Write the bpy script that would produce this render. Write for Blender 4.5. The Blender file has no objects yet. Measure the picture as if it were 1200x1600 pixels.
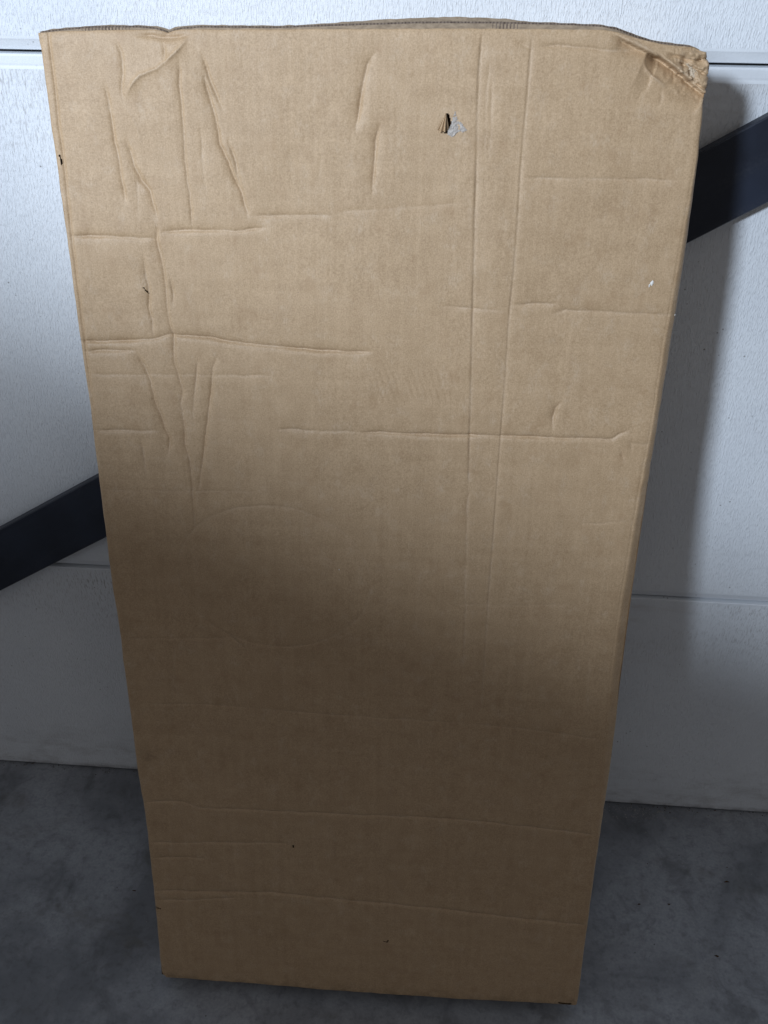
import bpy, math, random
import numpy as np
from mathutils import Matrix, Vector

scene = bpy.context.scene
COL = scene.collection

# ------------------------------------------------------------------ camera
cam_data = bpy.data.cameras.new('camera')
cam = bpy.data.objects.new('camera', cam_data)
COL.objects.link(cam)
cam_data.sensor_fit = 'VERTICAL'
cam_data.sensor_height = 36.0
cam_data.lens = 33.75
cam_data.clip_start = 0.01
cam_data.clip_end = 100.0
RIGHT = Vector((0.99669115, 0.08126732, 0.00154143))
FWD = Vector((-0.06441176, 0.80125133, -0.59485076))
UP = Vector((-0.04957700, 0.59278320, 0.80383468))
CAM_POS = Vector((0.08587371, -1.08186594, 1.41603266))
M = Matrix((RIGHT, UP, -FWD)).transposed().to_4x4()
M.translation = CAM_POS
cam.matrix_world = M
scene.camera = cam

# ------------------------------------------------------------------ light
world = bpy.data.worlds.new('World')
scene.world = world
world.use_nodes = True
bg = world.node_tree.nodes['Background']
bg.inputs['Color'].default_value = (0.97, 0.96, 0.99, 1)
bg.inputs['Strength'].default_value = 0.185

# daylight from the upper left behind the camera: two added spots whose cone edges shape the shade boundary
def daylight_spot(energy, loc, az, el, cone, blend, radius):
    d = bpy.data.lights.new('daylight_spot', 'SPOT')
    d.energy = energy
    d.color = (0.76, 0.86, 1.0)
    d.shadow_soft_size = radius
    d.spot_size = math.radians(2*cone)
    d.spot_blend = blend
    o = bpy.data.objects.new('daylight_spot', d)
    COL.objects.link(o)
    o.location = loc
    a, e = math.radians(az), math.radians(el)
    o.rotation_euler = Vector((math.sin(a)*math.cos(e), math.cos(a)*math.cos(e), math.sin(e))).to_track_quat('-Z', 'Y').to_euler()
daylight_spot(228, (-2.445, -3.237, 2.351), 9.08, 16.09, 45.38, 0.021, 0.20)
daylight_spot(500, (-1.438, -3.164, 2.551), 40.96, 36.93, 67.26, 0.040, 0.18)

scene.view_settings.view_transform = 'Standard'
scene.view_settings.look = 'None'
scene.view_settings.exposure = 0.0
scene.view_settings.gamma = 1.0

# ------------------------------------------------------------------ helpers
def tag(o, label=None, cat=None, kind=None, group=None):
    if label: o['label'] = label
    if cat: o['category'] = cat
    if kind: o['kind'] = kind
    if group: o['group'] = group
    return o

def mesh_obj(name, verts, faces, mats, parent=None, smooth=False, mat_idx=None):
    me = bpy.data.meshes.new(name)
    me.from_pydata([tuple(map(float, v)) for v in verts], [], [tuple(map(int, f)) for f in faces])
    if not isinstance(mats, (list, tuple)): mats = [mats]
    for m in mats: me.materials.append(m)
    if mat_idx is not None: me.polygons.foreach_set('material_index', np.asarray(mat_idx, dtype=np.int32))
    if smooth: me.polygons.foreach_set('use_smooth', np.ones(len(me.polygons), dtype=bool))
    me.update()
    o = bpy.data.objects.new(name, me)
    COL.objects.link(o)
    if parent: o.parent = parent
    return o

def big_mesh(name, V, Q, mat, parent=None):
    """fast path for dense quad grids"""
    me = bpy.data.meshes.new(name)
    me.vertices.add(len(V)); me.vertices.foreach_set('co', V.astype(np.float32).ravel())
    me.loops.add(Q.size); me.loops.foreach_set('vertex_index', Q.astype(np.int32).ravel())
    me.polygons.add(len(Q))
    me.polygons.foreach_set('loop_start', np.arange(0, Q.size, 4, dtype=np.int32))
    me.polygons.foreach_set('loop_total', np.full(len(Q), 4, dtype=np.int32))
    me.polygons.foreach_set('use_smooth', np.ones(len(Q), dtype=bool))
    me.materials.append(mat)
    me.update(calc_edges=True); me.validate()
    o = bpy.data.objects.new(name, me)
    COL.objects.link(o)
    if parent: o.parent = parent
    return o

def box_geo(x0, x1, y0, y1, z0, z1):
    v = [(x0,y0,z0),(x1,y0,z0),(x1,y1,z0),(x0,y1,z0),(x0,y0,z1),(x1,y0,z1),(x1,y1,z1),(x0,y1,z1)]
    f = [(0,3,2,1),(4,5,6,7),(0,1,5,4),(1,2,6,5),(2,3,7,6),(3,0,4,7)]
    return v, f

def vnoise(x, y, seed):
    """smooth 2-D value noise in -1..1"""
    rng = np.random.default_rng(seed)
    T = rng.uniform(-1, 1, (256, 256))
    xi = np.floor(x).astype(int); yi = np.floor(y).astype(int)
    fx = x - xi; fy = y - yi
    fx = fx*fx*(3-2*fx); fy = fy*fy*(3-2*fy)
    a = T[xi % 256, yi % 256]; b = T[(xi+1) % 256, yi % 256]
    c = T[xi % 256, (yi+1) % 256]; d = T[(xi+1) % 256, (yi+1) % 256]
    return (a*(1-fx)+b*fx)*(1-fy) + (c*(1-fx)+d*fx)*fy

def sstep(a, b, x):
    t = np.clip((x-a)/(b-a), 0, 1)
    return t*t*(3-2*t)

# ------------------------------------------------------------------ materials
class NT:
    def __init__(self, name, rough=0.8, spec=0.3):
        self.m = bpy.data.materials.new(name); self.m.use_nodes = True
        self.t = self.m.node_tree; self.n = self.t.nodes; self.l = self.t.links
        self.b = self.n['Principled BSDF']
        self.b.inputs['Roughness'].default_value = rough
        self.b.inputs['Specular IOR Level'].default_value = spec
        self.co = self.n.new('ShaderNodeTexCoord').outputs['Object']
    def set(self, sock, v):
        if hasattr(v, 'is_linked'): self.l.new(v, sock)
        else: sock.default_value = v
    def mapped(self, scale, loc=(0,0,0)):
        m = self.n.new('ShaderNodeMapping'); self.l.new(self.co, m.inputs['Vector'])
        m.inputs['Scale'].default_value = scale; m.inputs['Location'].default_value = loc
        return m.outputs['Vector']
    def noise(self, scale, detail=3, rough=0.55, loc=(0,0,0), dist=0):
        x = self.n.new('ShaderNodeTexNoise'); self.l.new(self.mapped(scale, loc), x.inputs['Vector'])
        x.inputs['Scale'].default_value = 1; x.inputs['Detail'].default_value = detail
        x.inputs['Roughness'].default_value = rough; x.inputs['Distortion'].default_value = dist
        return x.outputs['Fac']
    def voro(self, scale, loc=(0,0,0)):
        x = self.n.new('ShaderNodeTexVoronoi'); self.l.new(self.mapped(scale, loc), x.inputs['Vector'])
        x.inputs['Scale'].default_value = 1
        return x.outputs['Distance']
    def rng(self, v, a, b, c=0.0, d=1.0, smooth=True):
        x = self.n.new('ShaderNodeMapRange'); self.set(x.inputs['Value'], v)
        if smooth: x.interpolation_type = 'SMOOTHSTEP'
        for k, q in zip(('From Min','From Max','To Min','To Max'), (a,b,c,d)): x.inputs[k].default_value = q
        return x.outputs['Result']
    def math(self, op, a, b=0.0):
        x = self.n.new('ShaderNodeMath'); x.operation = op
        self.set(x.inputs[0], a); self.set(x.inputs[1], b)
        return x.outputs[0]
    def mix(self, f, a, b):
        x = self.n.new('ShaderNodeMix'); x.data_type = 'RGBA'
        self.set(x.inputs[0], f)
        for s, v in ((x.inputs[6], a), (x.inputs[7], b)):
            self.set(s, v if hasattr(v, 'is_linked') else (*v, 1))
        return x.outputs[2]
    def sep(self):
        x = self.n.new('ShaderNodeSeparateXYZ'); self.l.new(self.co, x.inputs[0]); return x.outputs
    def color(self, c): self.set(self.b.inputs['Base Color'], c if hasattr(c, 'is_linked') else (*c, 1))
    def bump(self, h, dist, strength=1.0):
        x = self.n.new('ShaderNodeBump'); self.l.new(h, x.inputs['Height'])
        x.inputs['Distance'].default_value = dist; x.inputs['Strength'].default_value = strength
        self.l.new(x.outputs['Normal'], self.b.inputs['Normal'])

def mat_kraft():
    k = NT('kraft_cardboard', 0.56, 0.5)
    fine = k.noise((760, 760, 640), 2, 0.7)
    fib = k.noise((330, 330, 950), 3, 0.7, (3, 1, 2))
    fibv = k.noise((950, 950, 260), 3, 0.7, (7, 2, 5))
    cloud = k.noise((9, 9, 7), 4, 0.6)
    mott = k.noise((48, 48, 42), 4, 0.65, (1, 5, 9))
    sv = k.noise((130, 40, 3.0), 3, 0.6, (2, 2, 2))
    sh = k.noise((3.0, 40, 95), 3, 0.6, (5, 2, 8))
    s = k.math('ADD', k.math('MULTIPLY', fine, 1.0), k.math('MULTIPLY', fib, 0.55))
    s = k.math('ADD', s, k.math('MULTIPLY', fibv, 0.45))
    s = k.math('ADD', s, k.math('MULTIPLY', mott, 0.45))
    s = k.math('ADD', s, k.math('MULTIPLY', sv, 0.25))
    s = k.math('ADD', s, k.math('MULTIPLY', sh, 0.20))
    s = k.math('ADD', s, k.math('MULTIPLY', cloud, 0.22))
    f = k.rng(s, 1.18, 1.80, smooth=False)
    c = k.mix(f, KRAFT_LO, KRAFT_HI)
    # pale rubbed patches and a few greasy brown ones
    rub = k.math('MULTIPLY', k.rng(k.noise((55, 55, 42), 4, 0.7, (4, 4, 1)), 0.50, 0.72), k.rng(fibv, 0.35, 0.65))
    c = k.mix(k.math('MULTIPLY', rub, 0.6), c, KRAFT_RUB)
    grs = k.rng(k.noise((42, 42, 36), 4, 0.65, (11, 3, 6)), 0.52, 0.74)
    c = k.mix(k.math('MULTIPLY', grs, 0.34), c, KRAFT_DK)
    # rubbed paper along the folds and grime along the foot, stored per vertex on the front sheet
    at = k.n.new('ShaderNodeAttribute'); at.attribute_name = 'wear'
    c = k.mix(k.math('MULTIPLY', k.math('MULTIPLY', at.outputs['Fac'], 0.65), k.rng(fibv, 0.30, 0.62)), c, KRAFT_RUB)
    ag = k.n.new('ShaderNodeAttribute'); ag.attribute_name = 'grime'
    c = k.mix(k.math('MULTIPLY', k.math('MULTIPLY', ag.outputs['Fac'], 0.7), k.rng(k.noise((60, 60, 60), 4, 0.7, (2, 2, 9)), 0.35, 0.68)), c, (0.13, 0.088, 0.05))
    dots = k.rng(k.voro((160, 160, 160)), 0.10, 0.05)
    dots = k.math('MULTIPLY', dots, k.rng(k.noise((37, 37, 37), 2, 0.5, (6, 6, 6)), 0.62, 0.68))
    c = k.mix(k.math('MULTIPLY', dots, 0.5), c, (0.10, 0.06, 0.035))
    k.color(c)
    h = k.math('ADD', k.math('MULTIPLY', fib, 0.6), k.math('MULTIPLY', k.noise((70, 70, 70), 3, 0.6, (2, 9, 4)), 1.0))
    k.bump(h, 0.0006, 0.5)
    return k.m

def mat_simple(name, a, b, scale=(200,200,200), rough=0.8, spec=0.3, bump=0.0004):
    k = NT(name, rough, spec)
    n = k.noise(scale, 4, 0.6)
    k.color(k.mix(k.rng(n, 0.3, 0.7), a, b))
    if bump: k.bump(n, bump, 0.8)
    return k.m

def mat_door(embossed, foot=False):
    k = NT('white_embossed_door_paint' if embossed else 'white_smooth_door_paint', 0.5, 0.35)
    z = k.sep()[2]
    # short upright wood-grain strokes pressed into the sheet
    g1 = k.noise((760, 40, 170), 2, 0.5, (0, 0, 0), 0.2)
    g2 = k.noise((430, 40, 85), 3, 0.6, (3, 0, 7), 0.3)
    strokes = k.math('ADD', k.rng(g1, 0.50, 0.70), k.math('MULTIPLY', k.rng(g2, 0.48, 0.66), 0.8))
    base = k.mix(k.rng(k.noise((5, 5, 4), 4, 0.6), 0.3, 0.7), DOOR_A, DOOR_B)
    # brown dust caught in the strokes below the upper edge of a section, thinning downwards
    if embossed:
        d = k.math('MULTIPLY', k.rng(z, 0.30, 0.475), k.rng(z, 0.478, 0.470))
        d = k.math('MAXIMUM', d, 0.10)
        patch = k.rng(k.noise((3.0, 3, 9), 4, 0.65, (2.6, 0, 0.3)), 0.35, 0.65)
        dust = k.math('MULTIPLY', k.math('MULTIPLY', d, k.rng(g2, 0.50, 0.68)), patch)
        base = k.mix(k.math('MULTIPLY', dust, 0.55), base, (0.16, 0.125, 0.095))
        sm = k.math('MULTIPLY', k.rng(k.noise((4.5, 4, 16), 4, 0.7, (1, 0, 3)), 0.52, 0.78), d)
        base = k.mix(k.math('MULTIPLY', sm, 0.45), base, (0.30, 0.25, 0.20))
    if embossed and foot:
        sp = k.math('MULTIPLY', k.rng(z, 0.16, 0.0), k.rng(k.noise((11, 6, 26), 5, 0.7, (5, 0, 2)), 0.42, 0.75))
        base = k.mix(k.math('MULTIPLY', sp, 0.55), base, (0.24, 0.22, 0.20))
        tide = k.math('MULTIPLY', k.rng(z, 0.018, 0.002), k.rng(k.noise((30, 6, 30), 4, 0.7, (5, 0, 9)), 0.3, 0.7))
        base = k.mix(k.math('MULTIPLY', tide, 0.7), base, (0.12, 0.115, 0.11))
    dots = k.math('MULTIPLY', k.rng(k.voro((95, 95, 95)), 0.14, 0.05), k.rng(k.noise((21, 21, 21), 2, 0.5, (8, 1, 2)), 0.55, 0.66))
    base = k.mix(k.math('MULTIPLY', dots, 0.7), base, (0.09, 0.075, 0.06))
    k.color(base)
    if embossed:
        k.bump(strokes, 0.00048, 0.75)
    else:
        k.bump(k.noise((420, 420, 160), 3, 0.6), 0.0004, 0.7)
    return k.m

def mat_concrete():
    k = NT('smooth_concrete', 0.7, 0.3)
    big = k.noise((3.2, 3.2, 3.2), 5, 0.62, (4, 2, 0), 0.6)
    mid = k.noise((14, 11, 14), 5, 0.65, (1, 7, 0), 0.8)
    fine = k.noise((240, 240, 240), 3, 0.6)
    c = k.mix(k.rng(big, 0.38, 0.62), CONC_LO, CONC_HI)
    c = k.mix(k.math('MULTIPLY', k.rng(mid, 0.50, 0.70), 0.55), c, CONC_SMUDGE)
    br = k.rng(k.noise((9, 12, 9), 4, 0.6, (9, 9, 0), 0.5), 0.56, 0.76)
    c = k.mix(k.math('MULTIPLY', br, 0.6), c, CONC_BROWN)
    pale = k.rng(k.noise((7, 5, 7), 4, 0.6, (2, 3, 0), 0.5), 0.55, 0.75)
    c = k.mix(k.math('MULTIPLY', pale, 0.4), c, CONC_PALE)
    c = k.mix(k.rng(fine, 0.3, 0.75, 0.0, 0.35), c, CONC_LO)
    c = k.mix(k.rng(k.noise((75, 75, 75), 5, 0.7, (4, 4, 0)), 0.45, 0.75, 0.0, 0.45), c, CONC_SMUDGE)
    pits = k.math('MULTIPLY', k.rng(k.voro((60, 60, 60)), 0.10, 0.04), k.rng(k.noise((13, 13, 13), 2, 0.5, (3, 5, 0)), 0.56, 0.66))
    c = k.mix(k.math('MULTIPLY', pits, 0.8), c, (0.03, 0.03, 0.03))
    wh = k.math('MULTIPLY', k.rng(k.voro((130, 130, 130), (5, 5, 5)), 0.10, 0.05), k.rng(k.noise((17, 17, 17), 2, 0.5, (6, 5, 0)), 0.62, 0.7))
    c = k.mix(k.math('MULTIPLY', wh, 0.6), c, (0.5, 0.5, 0.5))
    k.color(c)
    k.bump(k.math('ADD', mid, k.math('MULTIPLY', fine, 0.25)), 0.0015, 0.5)
    return k.m

def mat_bar():
    k = NT('dark_blue_painted_steel', 0.45, 0.5)
    n = k.noise((500, 500, 500), 3, 0.6); b = k.noise((9, 9, 9), 4, 0.6)
    c = k.mix(k.rng(b, 0.3, 0.7), (0.012, 0.016, 0.027), (0.020, 0.027, 0.046))
    c = k.mix(k.rng(n, 0.62, 0.8, 0, 0.35), c, (0.05, 0.055, 0.065))
    dust = k.math('MULTIPLY', k.rng(k.noise((6, 20, 40), 5, 0.7, (3, 0, 1)), 0.48, 0.75), k.rng(k.noise((300, 300, 300), 3, 0.7, (1, 4, 1)), 0.35, 0.7))
    c = k.mix(k.math('MULTIPLY', dust, 0.22), c, (0.11, 0.115, 0.125))
    k.color(c); k.bump(n, 0.0003, 0.7)
    return k.m

KRAFT_LO, KRAFT_HI = (0.335, 0.220, 0.118), (0.54, 0.382, 0.232)
KRAFT_RUB, KRAFT_DK = (0.56, 0.43, 0.30), (0.33, 0.20, 0.10)
DOOR_A, DOOR_B = (0.735, 0.775, 0.82), (0.785, 0.825, 0.865)
CONC_LO, CONC_HI = (0.19, 0.205, 0.23), (0.37, 0.395, 0.435)
CONC_SMUDGE, CONC_BROWN, CONC_PALE = (0.10, 0.105, 0.115), (0.13, 0.12, 0.095), (0.36, 0.375, 0.39)

KRAFT = mat_kraft()
DOOR_EMB = mat_door(True)
DOOR_SM = mat_door(False)
DOOR_FOOT = mat_door(True, True)
DOOR_FOOT.name = 'white_embossed_door_paint_splashed'
CONCRETE = mat_concrete()
BAR = mat_bar()
FLUTE = mat_simple('raw_corrugated_medium', (0.12, 0.09, 0.072), (0.21, 0.165, 0.13), (300, 300, 300), 0.9, 0.1)
LINER = mat_simple('grey_brown_liner_paper', (0.24, 0.185, 0.13), (0.36, 0.28, 0.20), (150, 150, 400), 0.85, 0.2)
INNER = mat_simple('dark_backing_and_dirt', (0.05, 0.03, 0.018), (0.10, 0.06, 0.036), (300, 300, 300), 0.95, 0.05)  # dark colour stands in for shade inside the holes; also colours the dirt crumbs
TORN = mat_simple('torn_grey_paper_fibre', (0.34, 0.30, 0.265), (0.56, 0.52, 0.475), (500, 500, 500), 0.95, 0.1, 0.001)
PALE = mat_simple('pale_torn_kraft', (0.46, 0.36, 0.25), (0.62, 0.52, 0.40), (500, 500, 500), 0.9, 0.1, 0.001)
FLECK = mat_simple('white_paint_fleck', (0.75, 0.74, 0.70), (0.85, 0.84, 0.80), (500, 500, 500), 0.6, 0.3, 0)
RUBBER = mat_simple('black_rubber', (0.012, 0.012, 0.013), (0.02, 0.02, 0.02), (200, 200, 200), 0.8, 0.2)
GRIT = mat_simple('pale_concrete_grit', (0.22, 0.22, 0.22), (0.42, 0.41, 0.40), (600, 600, 600), 0.9, 0.1, 0)

# ------------------------------------------------------------------ floor
fv, ff = [], []
fv = [(-4, -6, 0), (4, -6, 0), (4, 1.0, 0), (-4, 1.0, 0)]
floor = mesh_obj('floor', fv, [(0, 1, 2, 3)], CONCRETE)
tag(floor, 'smudged grey concrete floor below the door and the box', kind='structure')

# ------------------------------------------------------------------ sectional door
X0, X1 = -2.0, 2.0
SEAM1, SEAM2 = 0.4813, 1.2009
HSEC = SEAM2 - SEAM1
door = bpy.data.objects.new('garage_door', None); COL.objects.link(door)
door.location = (0, 0, 0)
tag(door, 'white sectional garage door of wide embossed panels behind the cardboard box', 'garage door')

def section_mesh(h, bottom_bevel=True):
    """cross-section (y, z) from the underside tongue to the top lip, swept along x; y < 0 faces the room"""
    prof = []
    if bottom_bevel:
        prof += [(0.030, 0.0009), (0.0055, 0.0009), (0.0046, 0.0016), (0.0012, 0.0105), (0.0003, 0.0125), (0.0, 0.0150)]
    else:
        prof += [(0.030, 0.0), (0.0012, 0.0), (0.0, 0.0012)]
    i_flat0 = len(prof)-1
    if bottom_bevel:
        prof += [(0.0, h-0.0175), (0.0002, h-0.0160), (0.0005, h-0.0145), (0.0005, h-0.0135), (0.0003, h-0.0120),
                 (0.0003, h-0.0045), (0.0006, h-0.0030), (0.0016, h-0.0024), (0.030, h-0.0024)]
    else:
        prof += [(0.0, h-0.0034), (0.0005, h-0.0028), (0.030, h-0.0028)]
    nx = 2
    xs = [X0, X1]
    v = [(x, y, z) for x in xs for (y, z) in prof]
    n = len(prof)
    f, mi = [], []
    for i in range(n-1):
        f.append((i, n+i, n+i+1, i+1)); mi.append(0 if i == i_flat0 else 1)
    f.append((n-1, 2*n-1, n, 0)); mi.append(1)      # back
    f.append(tuple(range(n-1, -1, -1))); mi.append(1)
    f.append(tuple(range(n, 2*n))); mi.append(1)
    return v, f, mi

def add_section(z0, h, bevel):
    # object origin sits so that the dusty zone of the material falls below the top lip
    v, f, mi = section_mesh(h, bevel)
    dz = 0.4813 - h
    v = [(x, y, z+dz) for x, y, z in v]
    o = mesh_obj('door_panel', v, f, [DOOR_EMB if bevel else DOOR_FOOT, DOOR_SM], door, mat_idx=mi)
    o.location = (0, 0, z0-dz)
    return o
add_section(0.004, SEAM1-0.004, False)
add_section(SEAM1, HSEC, True)
add_section(SEAM2, HSEC, True)
v, f = box_geo(X0, X1, 0.004, 0.026, 0.0, 0.0045)
mesh_obj('bottom_seal', v, f, RUBBER, door)
for z in (SEAM1, SEAM2):  # black strips added inside the joints so the shaded gaps stay dark
    v, f = box_geo(X0, X1, 0.012, 0.028, z-0.0026, z+0.0011)
    mesh_obj('joint_dark_strip', v, f, RUBBER, door)

# ------------------------------------------------------------------ diagonal bar in front of the door
bar = bpy.data.objects.new('diagonal_bar', None); COL.objects.link(bar)
BU, BL = (np.array([-0.562, 0.556]), np.array([0.395, 1.154])), (np.array([-0.588, 0.449]), np.array([0.414, 1.072]))
mid_a = (BU[0]+BL[0])/2; mid_b = (BU[1]+BL[1])/2
ang = math.atan2(mid_b[1]-mid_a[1], mid_b[0]-mid_a[0])
cen = (mid_a+mid_b)/2
bar.location = (cen[0], -0.016, cen[1]); bar.rotation_euler = (0, -ang, 0)
tag(bar, 'dark navy flat bar running diagonally across the white door behind the box', 'bar')
wa, wb = 0.0440, 0.0425
half = 1.08
pv, pf = [], []
sec = [(-0.006, -1), (-0.0048, -1.0), (0.006, -1), (0.006, 1), (-0.006, 1)]
c = 0.0014
ring = [(-0.006+c, -1, 0), (0.006, -1, 0), (0.006, 1, 0), (-0.006+c, 1, 0), (-0.006, 1, -c), (-0.006, -1, c)]
for x in (-half, half):
    w = wa if x < 0 else wb
    for (y, s, d) in ring: pv.append((x, y, s*w+d))
n = 6
pf = [(i, (i+1) % n, n+(i+1) % n, n+i) for i in range(n)] + [tuple(range(n-1, -1, -1)), tuple(range(n, 2*n))]
mesh_obj('flat_bar', pv, pf, BAR, bar)
for x in (-0.9, 0.9):
    v = []; f = []
    m = 16
    for y in (0.0062, 0.0158):
        for i in range(m):
            a = 2*math.pi*i/m; v.append((x+0.016*math.cos(a), y, 0.016*math.sin(a)))
    f = [(i, (i+1) % m, m+(i+1) % m, m+i) for i in range(m)] + [tuple(range(m-1, -1, -1)), tuple(range(m, 2*m))]
    mesh_obj('spacer', v, f, BAR, bar)

# ------------------------------------------------------------------ cardboard box
THK = 0.150
LEAN, BYAW = 0.1845978993, 0.0154754542
crate = bpy.data.objects.new('cardboard_box', None); COL.objects.link(crate)
crate.location = (0, -0.3804351423, THK*math.sin(LEAN)+0.0005)
crate.rotation_euler = (-LEAN, 0, BYAW)
tag(crate, 'tall creased brown cardboard box with a crushed top corner, leaning on the white door', 'cardboard box')
def P(u, v, n):            # box coordinates in mm (across, up, outwards) -> local metres
    return (u/1000.0, -n/1000.0, v/1000.0)

EDGE_L = [(0, -295.5), (9, -295.1), (38, -295.0), (167, -292.2), (313, -291.6), (394, -294.2), (604, -294.0), (683, -295.6), (761, -295.4), (882, -295.8), (952, -297.0), (1061, -297.6), (1162, -299.3), (1227, -299.7), (1260, -300.2)]
EDGE_R = [(0, 308.0), (16, 308.6), (95, 308.0), (217, 306.5), (331, 306.4), (436, 307.3), (552, 304.4), (684, 302.6), (788, 302.8), (890, 302.6), (958, 304.0), (1074, 304.9), (1134, 303.9), (1191, 301.2), (1204, 302.2), (1225, 302.4), (1234, 298.5), (1260, 297.0)]
TOP = [(-310, 1240.5), (-300, 1241.1), (-275, 1242.6), (-230, 1244.3), (-192, 1244.9), (-185, 1243.9), (-181, 1242.6), (-176, 1244.2), (-168, 1245.4), (-100, 1246.3), (-43, 1247.4), (14, 1248.2), (70, 1249.2), (154, 1249.9), (204, 1249.9), (217.6, 1248.4), (237.6, 1243.0), (257.4, 1239.3), (275, 1237.6), (288, 1236.7), (296.8, 1234.0), (310, 1229.0)]
BOT = [(-310, 3.0), (-299, 3.5), (-290, 1.2), (-223, -0.7), (-81, -2.1), (31, -3.6), (179, -2.5), (270, -0.4), (310, 0.0)]
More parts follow.
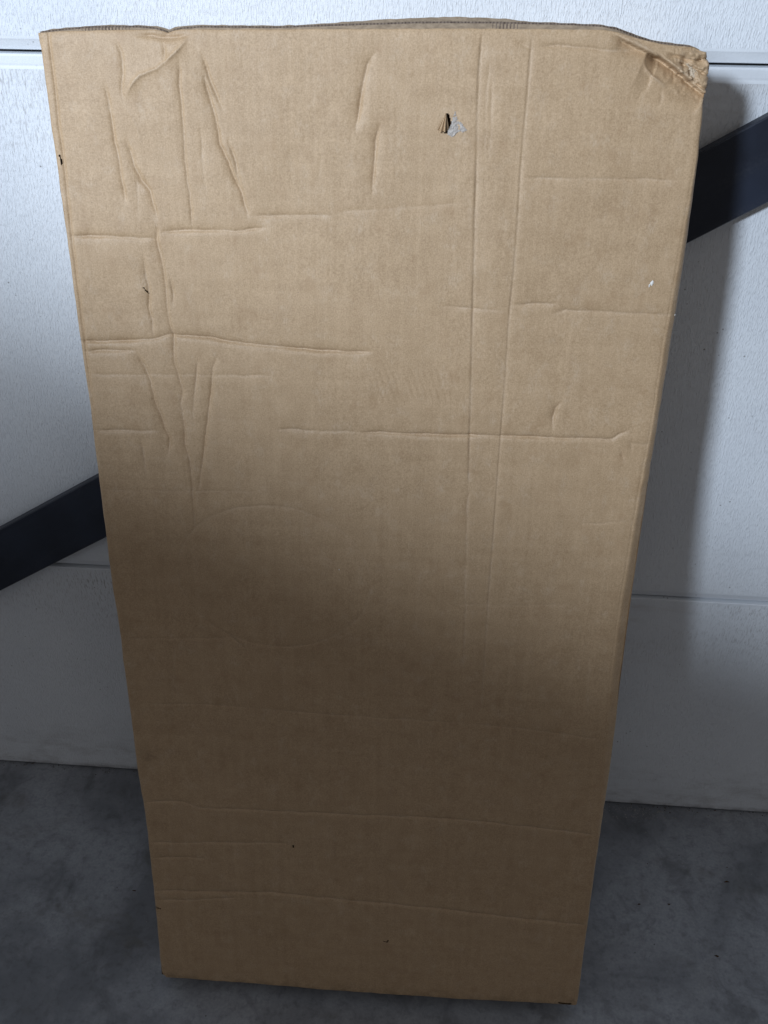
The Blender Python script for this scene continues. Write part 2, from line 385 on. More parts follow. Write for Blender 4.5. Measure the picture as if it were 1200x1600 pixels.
# width of the score-line bevel along either edge: (v, width mm)
BEV_L = [(0, 0), (700, 0.5), (858, 3.0), (952, 5.4), (1061, 6.0), (1133, 8.4), (1210, 9.6), (1245, 9.6)]
BEV_R = [(0, 2), (300, 5), (455, 12), (578, 15), (666, 14.5), (787, 11.5), (890, 8.0), (958, 9.5), (1074, 7.0), (1150, 3), (1260, 2)]
CREASE_GAIN = 2.8
CREASES = [  # depth, width on either side, path over the front panel (all in mm; u from the middle, v from the bottom edge)
    (1, 5, 2, [(-241.2, 1203.5), (-241.6, 1190.1), (-241.2, 1177.5), (-238.4, 1148.6), (-235.4, 1113.1), (-234.4, 1093.6)]),
    (0.7, 4, 2.5, [(-230.6, 1239.4), (-224.4, 1226.5), (-224.8, 1211.8), (-227, 1191.9), (-225.8, 1186)]),
    (0.8, 5, 2.5, [(-227.9, 1154.4), (-223.9, 1140.4), (-221.1, 1125.6), (-209.9, 1106.6)]),
    (1.2, 6, 1.6, [(-223.1, 1130.7), (-217.1, 1115.8), (-209.9, 1106.6), (-207.9, 1095.4), (-204.3, 1080)]),
    (1.2, 6, 1.8, [(-205.9, 1076.3), (-206.9, 1065.4), (-203.6, 1038.3), (-202.5, 1020.7), (-201.6, 978.6), (-198.7, 966), (-199.2, 936.3), (-193.3, 909.4), (-193, 904.5), (-196, 892.3), (-195, 843.7), (-191.5, 824.3), (-191.2, 781.3), (-191.3, 741.6)]),
    (0.9, 3, 1.6, [(-171.8, 1224.1), (-172.2, 1190.1), (-172.5, 1155.5), (-171.7, 1111.5), (-170.2, 1073.6)]),
    (0.9, 2.2, 1.6, [(-150.6, 1226), (-143.9, 1204.5), (-139.4, 1191.7), (-133, 1179.9)]),
    (1.1, 4, 1.8, [(-149.8, 1211.8), (-147.4, 1195.4), (-141.8, 1172.7), (-137.9, 1148.9), (-129.9, 1129.7), (-120, 1108), (-115.2, 1080.9)]),
    (0.8, 2, 1.4, [(-130.2, 1156.3), (-122.8, 1125.3), (-118.3, 1105.1)]),
    (0.5, 3, 3, [(-156.4, 1169.7), (-155.5, 1130.4), (-155, 1101.4)]),
    (1, 4, 1.8, [(-221.5, 1045.3), (-220.5, 1029), (-220.3, 1011.2), (-220.8, 991.8), (-218.5, 981.4), (-219.5, 963.4)]),
    (0.8, 2, 1.6, [(-196.2, 1027.2), (-194.9, 1011.3), (-195.6, 995.1)]),
    (1.2, 6, 2.2, [(-241, 948.5), (-232.5, 932.4), (-226.8, 914.5), (-223.8, 888.5), (-217.1, 870), (-212.5, 851.1), (-214.8, 832.4)]),
    (0.9, 5, 2.5, [(-174.6, 942.5), (-179.5, 911.3), (-185.6, 875.5)]),
    (1.2, 5, 2, [(-153.7, 946), (-158.4, 934.9), (-162.7, 910.5), (-170.4, 866.7), (-179.3, 818), (-184.9, 789.4)]),
    (0.7, 4, 3, [(-242.9, 855.1), (-242.3, 832.8), (-241.3, 806.3)]),
    (0.5, 5, 3, [(-221.3, 1123.3), (-222.4, 1088), (-222.3, 1075.9)]),
    (1.5, 6, 2.5, [(-211.9, 1239.6), (-199.1, 1239.8), (-186.4, 1238.4), (-177, 1239.1), (-160.6, 1240.8)]),
    (0.9, 5, 2.5, [(-186.5, 1237.4), (-184.9, 1228.1), (-185.3, 1217.6)]),
    (1.3, 7, 4, [(7.2, 1230.3), (2.1, 1224.5), (-0.8, 1219.3), (-4.2, 1204), (-8.2, 1184.2), (-11.7, 1162.9)]),
    (1.1, 6, 3, [(10.1, 1172.6), (7.3, 1156.7), (5.7, 1134.8), (4.8, 1107.9)]),
    (0.4, 5, 3, [(-44.6, 1143.9), (-46.9, 1115.4)]),
    (1.3, 11, 1.6, [(100, 1246.2), (99.1, 1213), (99.9, 1167.7), (101.9, 1120.3), (102.3, 1090.8), (105.2, 1004), (108.7, 890.1), (110.9, 809.8)]),
    (0.6, 8, 1.5, [(110.9, 809.8), (112.8, 731.8), (115.6, 648.4), (117.4, 568.4)]),
    (0.5, 3, 3, [(111.7, 1211.6), (112.3, 1174.5), (112.6, 1141.5)]),
    (0.4, 3, 3, [(107.3, 1227), (106.7, 1179.8), (108.4, 1141.4)]),
    (0.9, 3.5, 0.9, [(143.7, 1244.3), (143.4, 1206.4), (142.4, 1159.2), (142.3, 1129.7), (142.8, 1090.6), (142.7, 1042.6), (141.3, 992.3), (141.8, 939.6), (141.8, 891.3), (141.4, 826.1), (141.3, 741.2), (140.7, 658.4), (141.2, 588), (142.3, 504)]),
    (0.8, 2.5, 2.5, [(146.7, 1235.8), (152.3, 1235.8), (166.1, 1237), (211, 1234.1), (238.8, 1233.5)]),
    (0.9, 3, 2, [(129.4, 1241.6), (139.9, 1235.7), (144, 1233.7)]),
    (0.6, 4, 3, [(145.6, 1125.8), (194, 1126.3), (287.6, 1126.6)]),
    (1.1, 3.5, 2.5, [(-294.1, 1061.4), (-267.1, 1062.1), (-208.4, 1062.3)]),
    (1.1, 4, 2.2, [(-202.9, 1066.7), (-197.6, 1069.3), (-171, 1071.1), (-120.6, 1071.8), (-96.7, 1075.4)]),
    (0.7, 4, 3, [(-113.7, 1085.7), (-76.4, 1087.2), (-33.2, 1088.2)]),
    (0.4, 5, 3, [(-33.1, 1090), (28, 1096.7), (88.5, 1102.2)]),
    (1.6, 4, 2.5, [(-294.7, 954.9), (-246.2, 957.2), (-220.5, 960), (-204, 965.9), (-178.9, 965.3), (-113.3, 957.4), (-60.7, 954.4), (4.8, 953.9)]),
    (1.2, 3, 2.5, [(-296, 945.4), (-274.2, 946.8), (-237.7, 948)]),
    (0.5, 3, 2.5, [(-293.6, 920.6), (-215.8, 923.3), (-161.7, 924.4), (-98, 925.9)]),
    (0.8, 3, 2.5, [(-292.2, 858.3), (-256.5, 859), (-220.1, 860.4)]),
    (0.35, 4, 3, [(-296.4, 787.7), (-220.7, 789.4), (-120.7, 793.7)]),
    (0.7, 3, 2.5, [(-96.8, 866.6), (-49, 867), (-8.1, 866.4)]),
    (1.4, 3.2, 2.2, [(-8.1, 866.4), (86.4, 867.1), (186.7, 868.2), (249.6, 868.5), (257.4, 869.5), (263.4, 874.7), (274.4, 880.8)]),
    (0.6, 3, 2, [(74.3, 1003.7), (105.9, 1002.8), (137.6, 1000.5)]),
    (0.8, 3, 2.5, [(142.2, 1007), (162.1, 1008.9), (189.5, 1009.7)]),
    (0.8, 4, 3, [(180.5, 998.6), (196.9, 1003.6), (228.2, 1002.6), (271.8, 1002), (302, 1002.3)]),
    (0.5, 3, 3, [(269.6, 866.4), (289.6, 865), (300.6, 866.2)]),
    (0.9, 3, 2, [(265.7, 860.5), (271.1, 849.1), (273.8, 843.4)]),
    (0.8, 3, 2, [(276.7, 868.1), (278.8, 856.7)]),
    (1.3, 8, 2, [(201.4, 908.9), (195.7, 900.3), (194, 889.8), (195.1, 877.8)]),
    (0.7, 2, 2, [(202.9, 893.6), (211.9, 881.3)]),
    (0.4, 3, 2, [(-292.2, 592.3), (-222, 596.2), (-161.6, 599.6)]),
    (0.7, 3, 2, [(-165.7, 608.4), (-155.6, 598.1), (-145.4, 586.9)]),
    (0.3, 3, 3, [(95.3, 660.2), (168.1, 662.4), (239.8, 668.7)]),
    (0.5, 3, 2.5, [(-281.5, 496.6), (-197.7, 499.9), (-70.6, 495.3), (102.5, 491.8), (196.1, 488.1), (293.7, 478.9)]),
    (0.8, 3, 2.5, [(-289.2, 334.4), (-259.7, 339.9), (-236.7, 340.4), (-217.8, 332), (-57.3, 334), (67.7, 336.8), (150.4, 335.4), (298.8, 324.9)]),
    (0.6, 3, 2.5, [(-290.7, 264.5), (-204.7, 272.4), (-100.9, 279.3)]),
    (0.8, 2.5, 2.5, [(-286.1, 238.2), (-241.7, 242.9), (-210.1, 244.2)]),
    (1.1, 3, 2.5, [(-290.1, 175.6), (-237.8, 178.7), (-130.3, 186.6), (-59.7, 182.8), (37.1, 178.9), (203.6, 166.5), (306.2, 162)]),
    (0.6, 2.5, 2.5, [(-291.6, 159.5), (-239, 162.7), (-175.4, 174.2)]),
    (0.4, 3, 3, [(217.6, 209.9), (270.4, 192.9), (305.2, 187.5)]),
    (0.5, 4, 4, [(261.1, 603.9), (270.6, 492.9)]),
    (0.5, 5, 5, [(-226, 594.2), (-239.4, 499.3), (-249.5, 438.8)]),
    (0.4, 3, 3, [(229.8, 769), (257.1, 771.8), (292.3, 775.8)]),
    (-1, 6, 6, [(-224.4, 1187.6), (-215.9, 1200.7), (-208.7, 1207.2), (-192.7, 1213.3), (-185.1, 1219.2), (-175.1, 1227.2), (-163.2, 1237.2)]),
    (-0.8, 3, 3, [(37.8, 1214.6), (39, 1211.5)]),
    (-0.5, 8, 8, [(-227.1, 1184.9), (-215.5, 1163.1), (-211, 1140.7)]),
]
# crushed corner: steps (depth, reach below the line, lip width, path); the sheet drops away below each line
STEPS = [
    (3.6, 9, 1.3, [(214, 1248), (238.7, 1235.5), (259, 1227.5)]),
    (5.5, 15, 1.3, [(246, 1233), (258.4, 1228.6), (269, 1221.5), (279.7, 1215.2), (291, 1208), (303, 1200.5)]),
    (2.6, 3.0, 0.9, [(254, 1232.5), (263, 1226.5), (272, 1220.5), (284, 1213.5), (303, 1205.5)]),
    (2.2, 3.0, 0.9, [(262, 1233.5), (270, 1230.6), (284, 1228.4), (303, 1229.0)]),
    (2.6, 2.4, 0.8, [(271, 1227), (281, 1224.5), (290, 1221.5), (303, 1217.0)]),
    (1.6, 2.0, 0.8, [(283, 1222), (288, 1217), (293, 1211.5)]),
]
CORNER_CREASES = [
    (-1.9, 2.2, 2.2, [(243.4, 1226), (247, 1219), (254.5, 1212.2), (267.2, 1204.6)]),
    (-1.0, 2.0, 2.0, [(275.6, 1202.5), (278.4, 1197.6)]),
    (-1.6, 1.8, 1.8, [(258, 1229.6), (269, 1222.8), (280, 1216.4), (296, 1206)]),
    (-1.3, 2.0, 2.0, [(217, 1248), (232, 1240.5), (246, 1234.4), (257, 1230)]),
    (0.9, 2.0, 2.0, [(262, 1204), (263, 1196), (261, 1188)]),
    (0.8, 2.0, 2.0, [(284, 1200), (291, 1196), (299, 1195)]),
    (0.8, 2.0, 1.4, [(288, 1204), (294, 1197), (301, 1190)]),
    (-0.8, 2.0, 2.0, [(270, 1236), (276, 1232.5), (279, 1229.0)]),
    (0.9, 1.6, 1.2, [(289, 1236), (293, 1231), (299, 1227)]),
]
def poly_dist(U, V, pts):
    """distance to a polyline, side (+ right of the direction of travel) and the fraction along it"""
    best = np.full(U.shape, 1e9); side = np.zeros(U.shape); frac = np.zeros(U.shape)
    segs = np.array(pts, float); ln = np.hypot(*(segs[1:]-segs[:-1]).T); tot = ln.sum(); acc = 0
    for (a, b, l) in zip(segs[:-1], segs[1:], ln):
        d = (b-a)/l
        t = np.clip((U-a[0])*d[0]+(V-a[1])*d[1], 0, l)
        du = U-(a[0]+t*d[0]); dv = V-(a[1]+t*d[1])
        dist = np.hypot(du, dv)
        m = dist < best
        best[m] = dist[m]; side[m] = (dv*d[0]-du*d[1])[m] * -1; frac[m] = ((acc+t)/tot)[m]
        acc += l
    return best, side, frac, tot

STEP = 0.95
nu = int(604/STEP)+1; nv = int(1246/STEP)+1
S, Tt = np.meshgrid(np.linspace(0, 1, nu), np.linspace(0, 1, nv))          # [row v, column u]
def tab(t, x): return np.interp(x, [a for a, b in t], [b for a, b in t])
V = Tt*1244.0
# small tremor of the side edges so that the outline is not ruler-straight
wob = lambda v, sd: 0.35*vnoise(v/14.0, v*0+3.3, sd) + 0.5*vnoise(v/55.0, v*0+1.7, sd+1)
for _ in range(2):
    UL = tab(EDGE_L, V)+wob(V, 5); UR = tab(EDGE_R, V)+wob(V, 9)
    U = UL+(UR-UL)*S
    VT = tab(TOP, U)+0.25*vnoise(U/9.0, U*0+2.2, 21); VB = tab(BOT, U)+0.5*vnoise(U/12.0, U*0+8.2, 22)
    V = VB+(VT-VB)*Tt

N = np.zeros_like(U)
WEAR = np.zeros_like(U)
# broad unevenness of the sheet
N += 1.5*vnoise(U/150+3.1, V/190+7.7, 1) + 0.7*vnoise(U/62, V/75, 2) + 0.22*vnoise(U/22, V/26, 3) + 0.05*vnoise(U/6, V/8, 4)
N += 0.03*np.sin(U*2*np.pi/7.0 + 0.6*vnoise(U/30, V/200, 8))                # telegraphed flutes
# jitter so that the creases are never drawn with a ruler
JU = 0.8*vnoise(U/16, V/16, 11)+0.35*vnoise(U/5, V/5, 12); JV = 0.8*vnoise(U/16, V/16, 13)+0.35*vnoise(U/5, V/5, 14)
UJ, VJ = U+JU, V+JV

def apply_crease(depth, wl, wr, pts, jit=True):
    a = np.array(pts); m = 9*max(wl, wr)+6
    # rows and columns that can be touched
    rows = np.where((V.min(1) < a[:, 1].max()+m) & (V.max(1) > a[:, 1].min()-m))[0]
    cols = np.where((U.min(0) < a[:, 0].max()+m) & (U.max(0) > a[:, 0].min()-m))[0]
    if len(rows) == 0 or len(cols) == 0: return
    sl = (slice(rows[0], rows[-1]+1), slice(cols[0], cols[-1]+1))
    d, side, fr, tot = poly_dist((UJ if jit else U)[sl], (VJ if jit else V)[sl], pts)
    w = np.where(side < 0, wl, wr)*0.75
    taper = np.minimum(1, np.minimum(fr, 1-fr)*tot/14.0+0.12)
    along = 0.75+0.35*vnoise(fr*tot/23.0, fr*0+len(pts), 31)
    dd = np.sqrt(d*d+0.25)-0.5
    N[sl] -= depth*taper*along*(0.56*np.exp(-dd/(0.55*w))+0.20*np.exp(-(d/1.15)**2)+0.24*np.exp(-(d/(2.2*w))**2))
    WEAR[sl] = np.maximum(WEAR[sl], min(1.0, abs(depth)/1.6)*taper*np.exp(-(d/1.5)**2)*np.clip(0.55+0.6*vnoise(fr*tot/11.0, fr*0+7.7, 33), 0, 1))
# in a path running down the left/right hand is swapped: widths are given left/upper first
for d, wl, wr, pts in CREASES:
    (x0, y0), (x1, y1) = pts[0], pts[-1]
    gain = CREASE_GAIN*(0.55 if abs(d) <= 0.5 else 1.0)
    ruled = y0-y1 > 280 and x0 > 40                 # machine scores: straight and narrow
    if ruled: apply_crease(d*gain*0.5, wl*0.9, wr*0.7, pts, False)
    elif abs(y1-y0) > abs(x1-x0) and y1 < y0: apply_crease(d*gain, wr, wl, pts)   # travelling down: right of travel is picture left
    else: apply_crease(d*gain, wl, wr, pts)
# round imprint of a plate or pot
th = np.linspace(0, 2*np.pi, 60)
apply_crease(0.8, 5.0, 2.6, [(-105.5+111*math.cos(t)-3*math.sin(t), 684+93*math.sin(t)) for t in th])
# patch of little scuff ripples
mk = sstep(-14, 6, U)*sstep(104, 84, U)*sstep(899, 906, V)*sstep(941, 930, V)
N += 0.28*mk*np.sin((U+0.35*V)*2*np.pi/6.6)*(0.6+0.5*vnoise(U/12, V/12, 41))

# crushed corner
def apply_step(depth, reach, lip, pts):
    d, side, fr, tot = poly_dist(UJ, VJ, pts)
    taper = np.minimum(1, np.minimum(fr*1.4, 1.0)*tot/16.0+0.05)
    endl = np.exp(-np.maximum(0, d-0)/40.0)
    below = sstep(0, lip, side)*np.exp(-np.maximum(0, side-lip)/reach)
    far = (fr > 0.001) & (fr < 0.999)
    below = np.where(far | (d < 1.0), below, below*np.exp(-(d/6.0)))
    return depth*taper*below
cm = sstep(200, 235, U)*sstep(1180, 1200, V)
for s in STEPS: N -= 2.3*apply_step(*s)*cm
for d, wl, wr, pts in CORNER_CREASES: apply_crease(d*1.7, wl, wr, pts)
rr = np.hypot(U-288, V-1222)
cr = sstep(34, 8, rr)
N += cr*(1.7*(1-2*np.abs(vnoise(U/7, V/5, 51)))+1.0*(1-2*np.abs(vnoise(U/3.1, V/2.6, 52))))
N -= 7.0*sstep(60, 0, np.hypot(U-305, V-1240))
ct = sstep(14, 2, np.hypot(U+299, V-1240))
N += ct*(1.2*vnoise(U/3.0, V/2.6, 56)-0.6); U = U-1.6*ct*sstep(-294, -299, U)
V += cr*0.8*vnoise(U/5, V/5, 53); U += sstep(285, 300, U)*cr*1.3*vnoise(U*0+1, V/4.0, 54)
# dents round the puncture
N -= 1.3*np.exp(-((U-73)/6)**2-((V-1168)/7)**2)
N -= 1.5*np.exp(-((U+181)/7)**2-((V-1243)/6)**2)

# bevelled score lines along the sides and the soft bend at the top
bl = tab(BEV_L, V); br = tab(BEV_R, V)
eL = U-UL; eR = UR-U
ks = 1.0
N -= 0.13*bl*sstep(1.0, -0.1, eL/np.maximum(bl, .2))*sstep(0.3, 2.0, bl) + 2.3*np.exp(-np.abs(eL-bl)/np.where(eL < bl, 2.2, 1.0))*sstep(0.5, 4, bl)
N -= 0.72*br*sstep(1.0, -0.1, eR/np.maximum(br, .2))*sstep(0.3, 2.0, br) + 0.9*np.exp(-np.abs(eR-br)/1.2)*sstep(0.5, 4, br)
eT = VT-V
N -= 1.6*np.exp(-np.maximum(eT, 0)/3.0)
eB = V-VB
RND = 3.2
for e in (eL, eR, eB):
    q = np.clip(1-e/RND, 0, 1)
    N -= RND*(1-np.sqrt(np.maximum(0, 1-q*q)))*0.9

WEAR = np.maximum(WEAR, np.exp(-(np.minimum(eL, eR)/2.4)**2)*np.clip(0.45+0.8*vnoise(V/17, V*0+2.5, 91), 0, 1))
GRIME = np.clip(np.exp(-eB/9.0)+0.9*np.exp(-np.hypot(eL, eB)/14.0)+0.9*np.exp(-np.hypot(eR, eB)/14.0)
                + 0.8*np.exp(-(((U+276)/9)**2+((V-416)/12)**2)), 0, 1)
# wrap round the sides and under the bottom, and turn in at the cut top edge
def pad_cols(A, left, right): return np.concatenate([left, A, right], 1)
def back(A, k): return np.repeat(A, k, 1)
for depth_l in (6.0, 14.0):
    WEAR = pad_cols(WEAR, WEAR[:, :1], WEAR[:, -1:]); GRIME = pad_cols(GRIME, GRIME[:, :1], GRIME[:, -1:])
    U = pad_cols(U, U[:, :1]+0.15, U[:, -1:]-0.15); V = pad_cols(V, V[:, :1], V[:, -1:]); N = pad_cols(N, N[:, :1]-depth_l*0.6, N[:, -1:]-depth_l*0.6)
for depth_b in (6.0, 10.0):
    WEAR = np.concatenate([WEAR[:1], WEAR]); GRIME = np.concatenate([GRIME[:1], GRIME])
    U = np.concatenate([U[:1], U]); V = np.concatenate([V[:1]+0.2, V]); N = np.concatenate([N[:1]-depth_b*0.6, N])
U = np.concatenate([U, U[-1:], U[-1:]]); V = np.concatenate([V, V[-1:]-0.2, V[-1:]-4.0]); N = np.concatenate([N, N[-1:]-3.2, N[-1:]-3.4])
WEAR = np.concatenate([WEAR, WEAR[-1:], WEAR[-1:]]); GRIME = np.concatenate([GRIME, GRIME[-1:], GRIME[-1:]])
nr, nc = U.shape
idx = np.arange(nr*nc).reshape(nr, nc)
Q = np.stack([idx[:-1, :-1], idx[:-1, 1:], idx[1:, 1:], idx[1:, :-1]], -1).reshape(-1, 4)
CU = 0.25*(U[:-1, :-1]+U[:-1, 1:]+U[1:, 1:]+U[1:, :-1]).ravel(); CV = 0.25*(V[:-1, :-1]+V[:-1, 1:]+V[1:, 1:]+V[1:, :-1]).ravel()
def in_poly(x, y, poly):
    r = np.zeros(x.shape, bool); p = list(poly)
    for (xa, ya), (xb, yb) in zip(p, p[1:]+p[:1]):
        c = ((ya > y) != (yb > y)) & (x < (xb-xa)*(y-ya)/((yb-ya) or 1e-9)+xa)
        r ^= c
    return r
HOLES = [
    [(71.5, 1180.5), (64.5, 1167), (66, 1164), (74.5, 1163), (78.5, 1165), (76.2, 1173.8), (74.2, 1179.5)],
    [(-294.8, 1137.2), (-293.4, 1137.6), (-293.0, 1134.2), (-292.0, 1132.5), (-292.6, 1128.6), (-294.4, 1128.0), (-294.0, 1132.0)],
    [(-225.5, 1013.2), (-224.2, 1013.4), (-219.6, 1007.0), (-221.5, 1008)],
    [(-95.6, 276), (-93.6, 277.8), (-92.4, 274), (-94.0, 270.8)],
    [(28, 108.4), (33, 106.6), (34.6, 110), (36, 109.5), (34.6, 105.2), (28, 106.9)],
    [(-292, 146), (-284, 143), (-284, 141.6), (-292, 144)],
    [(279, 6.2), (300, 5.5), (299, 2.2), (292, 1.2), (284, 2.6)],
    [(-299, 10), (-294.6, 14), (-292, 8), (-288, 2.5), (-291, 0.0), (-297, 3)],
]
kill = np.zeros(len(Q), bool)
for h in HOLES: kill |= in_poly(CU, CV, h)
Q = Q[~kill]
VV = np.stack([U.ravel()/1000, -N.ravel()/1000, V.ravel()/1000], 1)
front = big_mesh('front_panel', VV, Q, KRAFT, crate)
for nm, arr in (('wear', WEAR), ('grime', GRIME)):
    front.data.attributes.new(nm, 'FLOAT', 'POINT').data.foreach_set('value', arr.astype(np.float32).ravel())

# added dark sheets just inside the front sheet; their colour shades the nicks and tears
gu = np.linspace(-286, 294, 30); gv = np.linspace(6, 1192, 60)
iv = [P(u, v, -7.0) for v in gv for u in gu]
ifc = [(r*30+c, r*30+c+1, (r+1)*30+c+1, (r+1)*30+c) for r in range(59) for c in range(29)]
mesh_obj('dark_backing', iv, ifc, INNER, crate)
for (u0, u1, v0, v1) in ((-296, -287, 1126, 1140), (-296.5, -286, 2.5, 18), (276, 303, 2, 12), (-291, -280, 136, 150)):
    mesh_obj('dark_backing', [P(u0, v0, -4.2), P(u1, v0, -4.2), P(u1, v1, -4.2), P(u0, v1, -4.2)], [(0, 1, 2, 3)], INNER, crate)

# the other faces of the carton
def strip(name, pts_a, pts_b, mat, parent=crate):
    n = len(pts_a); v = [P(*p) for p in pts_a]+[P(*p) for p in pts_b]
    return mesh_obj(name, v, [(i, i+1, n+i+1, n+i) for i in range(n-1)], mat, parent, smooth=True)
vs = np.linspace(1, 1226, 50)
TH = THK*1000
for tb, sg, seed in ((EDGE_L, 1, 61), (EDGE_R, -1, 62)):
    rows = []
    for k, dpt in enumerate(np.linspace(9, TH, 10)):
        rows.append([((float(tab(tb, v))*1.0+sg*(0.6+2.5*math.sin(math.pi*(dpt-9)/(TH-9)))), float(v), -float(dpt)) for v in vs])
    v = [P(*p) for r in rows for p in r]; m = len(vs)
    f = [(a*m+i, a*m+i+1, (a+1)*m+i+1, (a+1)*m+i) for a in range(9) for i in range(m-1)]
    mesh_obj('side_panel', v, f, KRAFT, crate, smooth=True)
def sheet(name, corners, t, mat, axis):
    (a, b, c, d) = [np.array(P(*q)) for q in corners]
    nrm = np.cross(b-a, d-a); nrm = nrm/np.linalg.norm(nrm)*t/1000.0
    v = [a, b, c, d, a+nrm, b+nrm, c+nrm, d+nrm]
    return mesh_obj(name, v, [(0,3,2,1),(4,5,6,7),(0,1,5,4),(1,2,6,5),(2,3,7,6),(3,0,4,7)], mat, crate)
sheet('back_panel', [(-293, 1, -TH), (302, 1, -TH), (298, 1238, -TH), (-297, 1238, -TH)], 4.0, KRAFT, 'n')
sheet('bottom_panel', [(-290, 4, -8), (302, 4, -8), (302, 4, -TH+5), (-290, 4, -TH+5)], 4.0, KRAFT, 'v')
sheet('top_panel', [(-294, 1222, -20), (292, 1222, -20), (296, 1236, -TH+6), (-294, 1236, -TH+6)], 4.0, KRAFT, 'v')

# raw top edge: fluted strip of the flap, then its outer paper standing a little higher
H_FL = [(-303, 0.5), (-292, 1.6), (-250, 3.6), (-205, 3.2), (-188, 1.6), (-181, 0.2), (-172, 1.6), (-150, 3.0), (-80, 2.4), (-40, 3.6), (0, 4.6), (40, 5.6), (110, 5.6), (180, 4.6), (215, 3.4), (240, 2.6), (285, 2.0), (297, 0.5)]
H_LN = [(-305, 2.6), (-300, 1.2), (-292, 2.4), (-250, 4.2), (-205, 3.8), (-181, 2.6), (-150, 3.8), (-84, 3.2), (-60, 3.4), (-43, 4.6), (-14, 6.0), (14, 7.6), (42, 8.8), (70, 9.2), (103, 9.0), (125, 7.6), (142, 5.8), (181, 4.8), (215, 3.8), (250, 3.0), (288, 2.4), (298, 1.2)]
us = np.arange(-299, 297, 0.42)
def deep(u): return 3.0+20.0*float(sstep(299, 284, abs(u)))
def cdrop(u): return -22.0*float(sstep(205, 262, u))
def ridge_row(h, n0, extra, wav, seed, scale=1.0):
    out = []
    for u in us:
        top = float(tab(TOP, u))+float(tab(h, u))*scale
        w = wav*math.sin(u*2*math.pi/3.1)
        out.append((u, top+extra, n0+w+cdrop(u)+0.6*float(vnoise(np.array([u/40.0]), np.array([seed*1.0]), seed)[0])))
    return out
a = ridge_row(H_FL, -5.2, 0, 0.38, 71); b = [(u, v-deep(u), n) for u, v, n in a]
strip('fluted_edge', b, a, FLUTE)
a = ridge_row(H_FL, -4.6, -1.5, 0.0, 72); b = [(u, v-deep(u), n) for u, v, n in a]
strip('flap_inner_paper', b, a, LINER)
a = [(u, v+0.35*float(vnoise(np.array([u/6.0]), np.array([4.0]), 74)[0]), n) for u, v, n in ridge_row(H_LN, -9.4, 0, 0.0, 73)]
b = [(u, v-deep(u)-1, n-1.0) for u, v, n in a]
strip('flap_outer_paper', b, a, LINER)

# the puncture: folded pleats of the torn flap and the grey torn fibres beside it
pl = [(71.2, 1181.6, 0.2), (62.8, 1165.8, 0.3), (65.0, 1164.9, -1.6), (66.9, 1163.6, 2.2), (69.4, 1165.0, -0.8), (71.0, 1164.0, 1.4), (73.0, 1165.4, -2.6), (74.4, 1167.6, -3.8)]
pleats = mesh_obj('torn_flap', [P(u, v, n-0.6) for u, v, n in pl], [(0, i, i+1) for i in range(1, len(pl)-1)], KRAFT, crate)
def torn_patch(poly, amp, seed, step=0.8, lift=0.6, mat=TORN):
    xs = [p[0] for p in poly]; ys = [p[1] for p in poly]
    gx = np.arange(min(xs), max(xs)+step, step); gy = np.arange(min(ys), max(ys)+step, step)
    X, Y = np.meshgrid(gx, gy)
    Z = lift+amp*(1-2*np.abs(vnoise(X/2.2, Y/1.9, seed)))+0.4*amp*vnoise(X/0.9, Y/0.9, seed+1)
    ii = np.arange(X.size).reshape(X.shape)
    q = np.stack([ii[:-1, :-1], ii[:-1, 1:], ii[1:, 1:], ii[1:, :-1]], -1).reshape(-1, 4)
    cx = X.ravel()[q].mean(1); cy = Y.ravel()[q].mean(1)
    q = q[in_poly(cx, cy, poly)]
    used = np.unique(q); remap = {int(k): i for i, k in enumerate(used)}
    v = [P(float(X.ravel()[k]), float(Y.ravel()[k]), float(Z.ravel()[k])) for k in used]
    return mesh_obj('torn_paper', v, [tuple(remap[int(i)] for i in f) for f in q], mat, crate)
N_HOLE = float(N[np.unravel_index(np.argmin((U-82)**2+(V-1172)**2), U.shape)])
N_COR = float(N[np.unravel_index(np.argmin((U-288)**2+(V-1217)**2), U.shape)])
pleats.location = (0, -N_HOLE/1000.0, 0)
tp = torn_patch([(79.4, 1181.6), (77.2, 1175), (76.0, 1170), (73.6, 1165.6), (73.4, 1162.2), (78, 1160.4), (80.5, 1162.5), (84, 1165.2), (87.4, 1164.6), (91, 1166.6), (87.2, 1170.5), (86.0, 1172.4), (82.5, 1174.0)], 0.5, 81, lift=0.2)
tp.location = (0, -N_HOLE/1000.0, 0)
tp = torn_patch([(280, 1224.6), (284, 1220.6), (286, 1214), (291, 1210.6), (293, 1214), (291.5, 1218.4), (287, 1220.6), (283.5, 1223.6)], 0.8, 83, lift=1.4, mat=PALE)
tp.location = (0, -N_COR/1000.0, 0)
def surf(u, v): return float(N[np.unravel_index(np.argmin((U-u)**2+(V-v)**2), U.shape)])
rnd = random.Random(5)
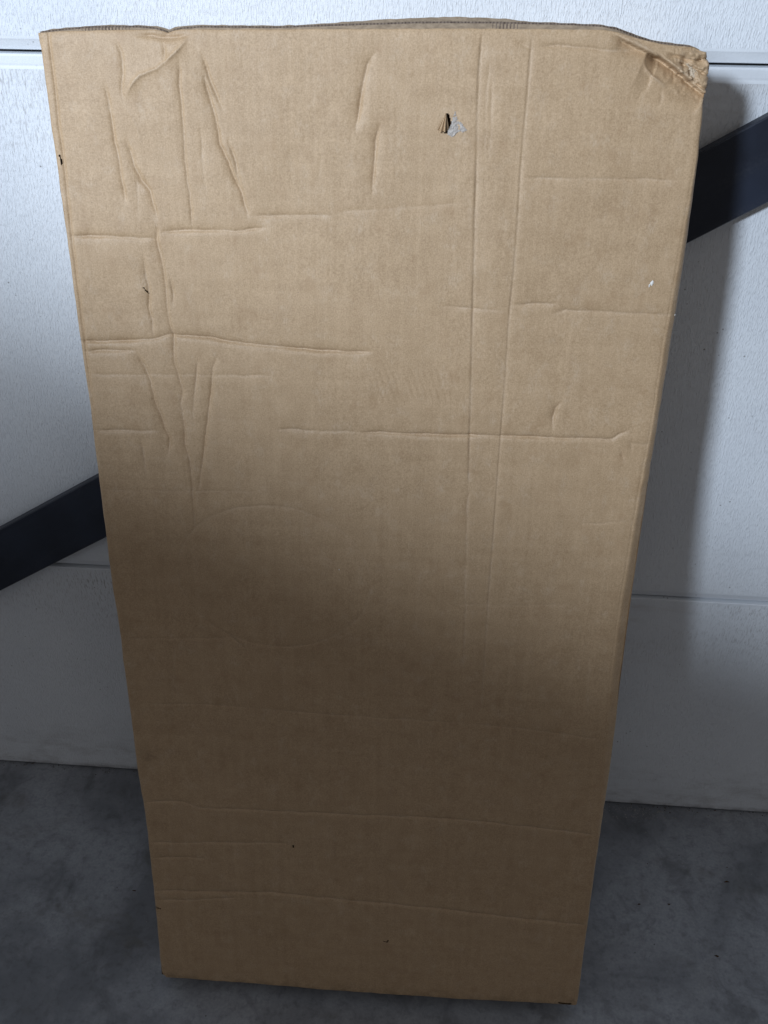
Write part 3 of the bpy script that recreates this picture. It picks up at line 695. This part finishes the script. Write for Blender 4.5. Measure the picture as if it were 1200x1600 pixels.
for (u, v, r, hh) in ((275.8, 1032.1, 1.5, 2.8), (273.6, 1030.2, 0.8, 1.8), (303.4, 1000.4, 0.8, 1.1), (-29.7, 700.2, 0.9, 0.9)):
    nn = surf(u, v); m = 9
    ring = [(u+r*math.cos(t)*rnd.uniform(.6, 1.2), v+hh*math.sin(t)*rnd.uniform(.6, 1.2), nn+0.25) for t in np.linspace(0, 2*math.pi, m, endpoint=False)]
    vv = [P(*q) for q in ring]+[P(u, v, nn+0.8)]
    mesh_obj('paint_fleck', vv, [(i, (i+1) % m, m) for i in range(m)], FLECK, crate)

# ------------------------------------------------------------------ crumbs of concrete along the foot of the door
gr = random.Random(11)
gv_, gf_ = [], []
def crumb(x, y, s, sx=1.0):
    b = len(gv_); k = 5
    for i in range(k):
        t = 2*math.pi*i/k+gr.random(); gv_.append((x+sx*s*math.cos(t)*gr.uniform(.6, 1.1), y+s*math.sin(t)*gr.uniform(.6, 1.1), 0.0002))
    gv_.append((x, y, s*gr.uniform(.5, 1.0)))
    for i in range(k): gf_.append((b+i, b+(i+1) % k, b+k))
for _ in range(340):
    x = gr.gauss(0.45, 0.05) if gr.random() < 0.6 else gr.uniform(-0.9, 0.9)
    crumb(x, -0.004-abs(gr.gauss(0, 0.016)), gr.uniform(0.0005, 0.0016))
for _ in range(160): crumb(gr.uniform(-0.9, 0.9), gr.uniform(-0.45, -0.02), gr.uniform(0.0004, 0.0012))
tag(mesh_obj('grit', gv_, gf_, GRIT), 'pale crumbs of grit scattered on the concrete at the foot of the door', 'grit', kind='stuff')
GRIT_DARK = ((0.572, -0.139, 0.0042, 1.5), (0.531, -0.268, 0.0042, 1.5), (0.424, -0.191, 0.003, 1.2), (0.472, -0.187, 0.003, 1.0), (0.578, -0.112, 0.002, 1.2), (-0.386, -0.234, 0.003, 1.6), (0.448, -0.116, 0.002, 1.0))
dv_, df_ = [], []
gv_k, gf_k = gv_, gf_
gv_, gf_ = dv_, df_
for (x, y, s, st) in GRIT_DARK: crumb(x, y, s*0.55, st*1.5)
for _ in range(420):
    x = gr.uniform(-1.2, 1.2); crumb(x, 0.002-abs(gr.gauss(0, 0.005)), gr.uniform(0.0004, 0.0015))
tag(mesh_obj('dirt', gv_, gf_, INNER), 'dark crumbs of dirt caught along the foot of the white door', 'dirt', kind='stuff')
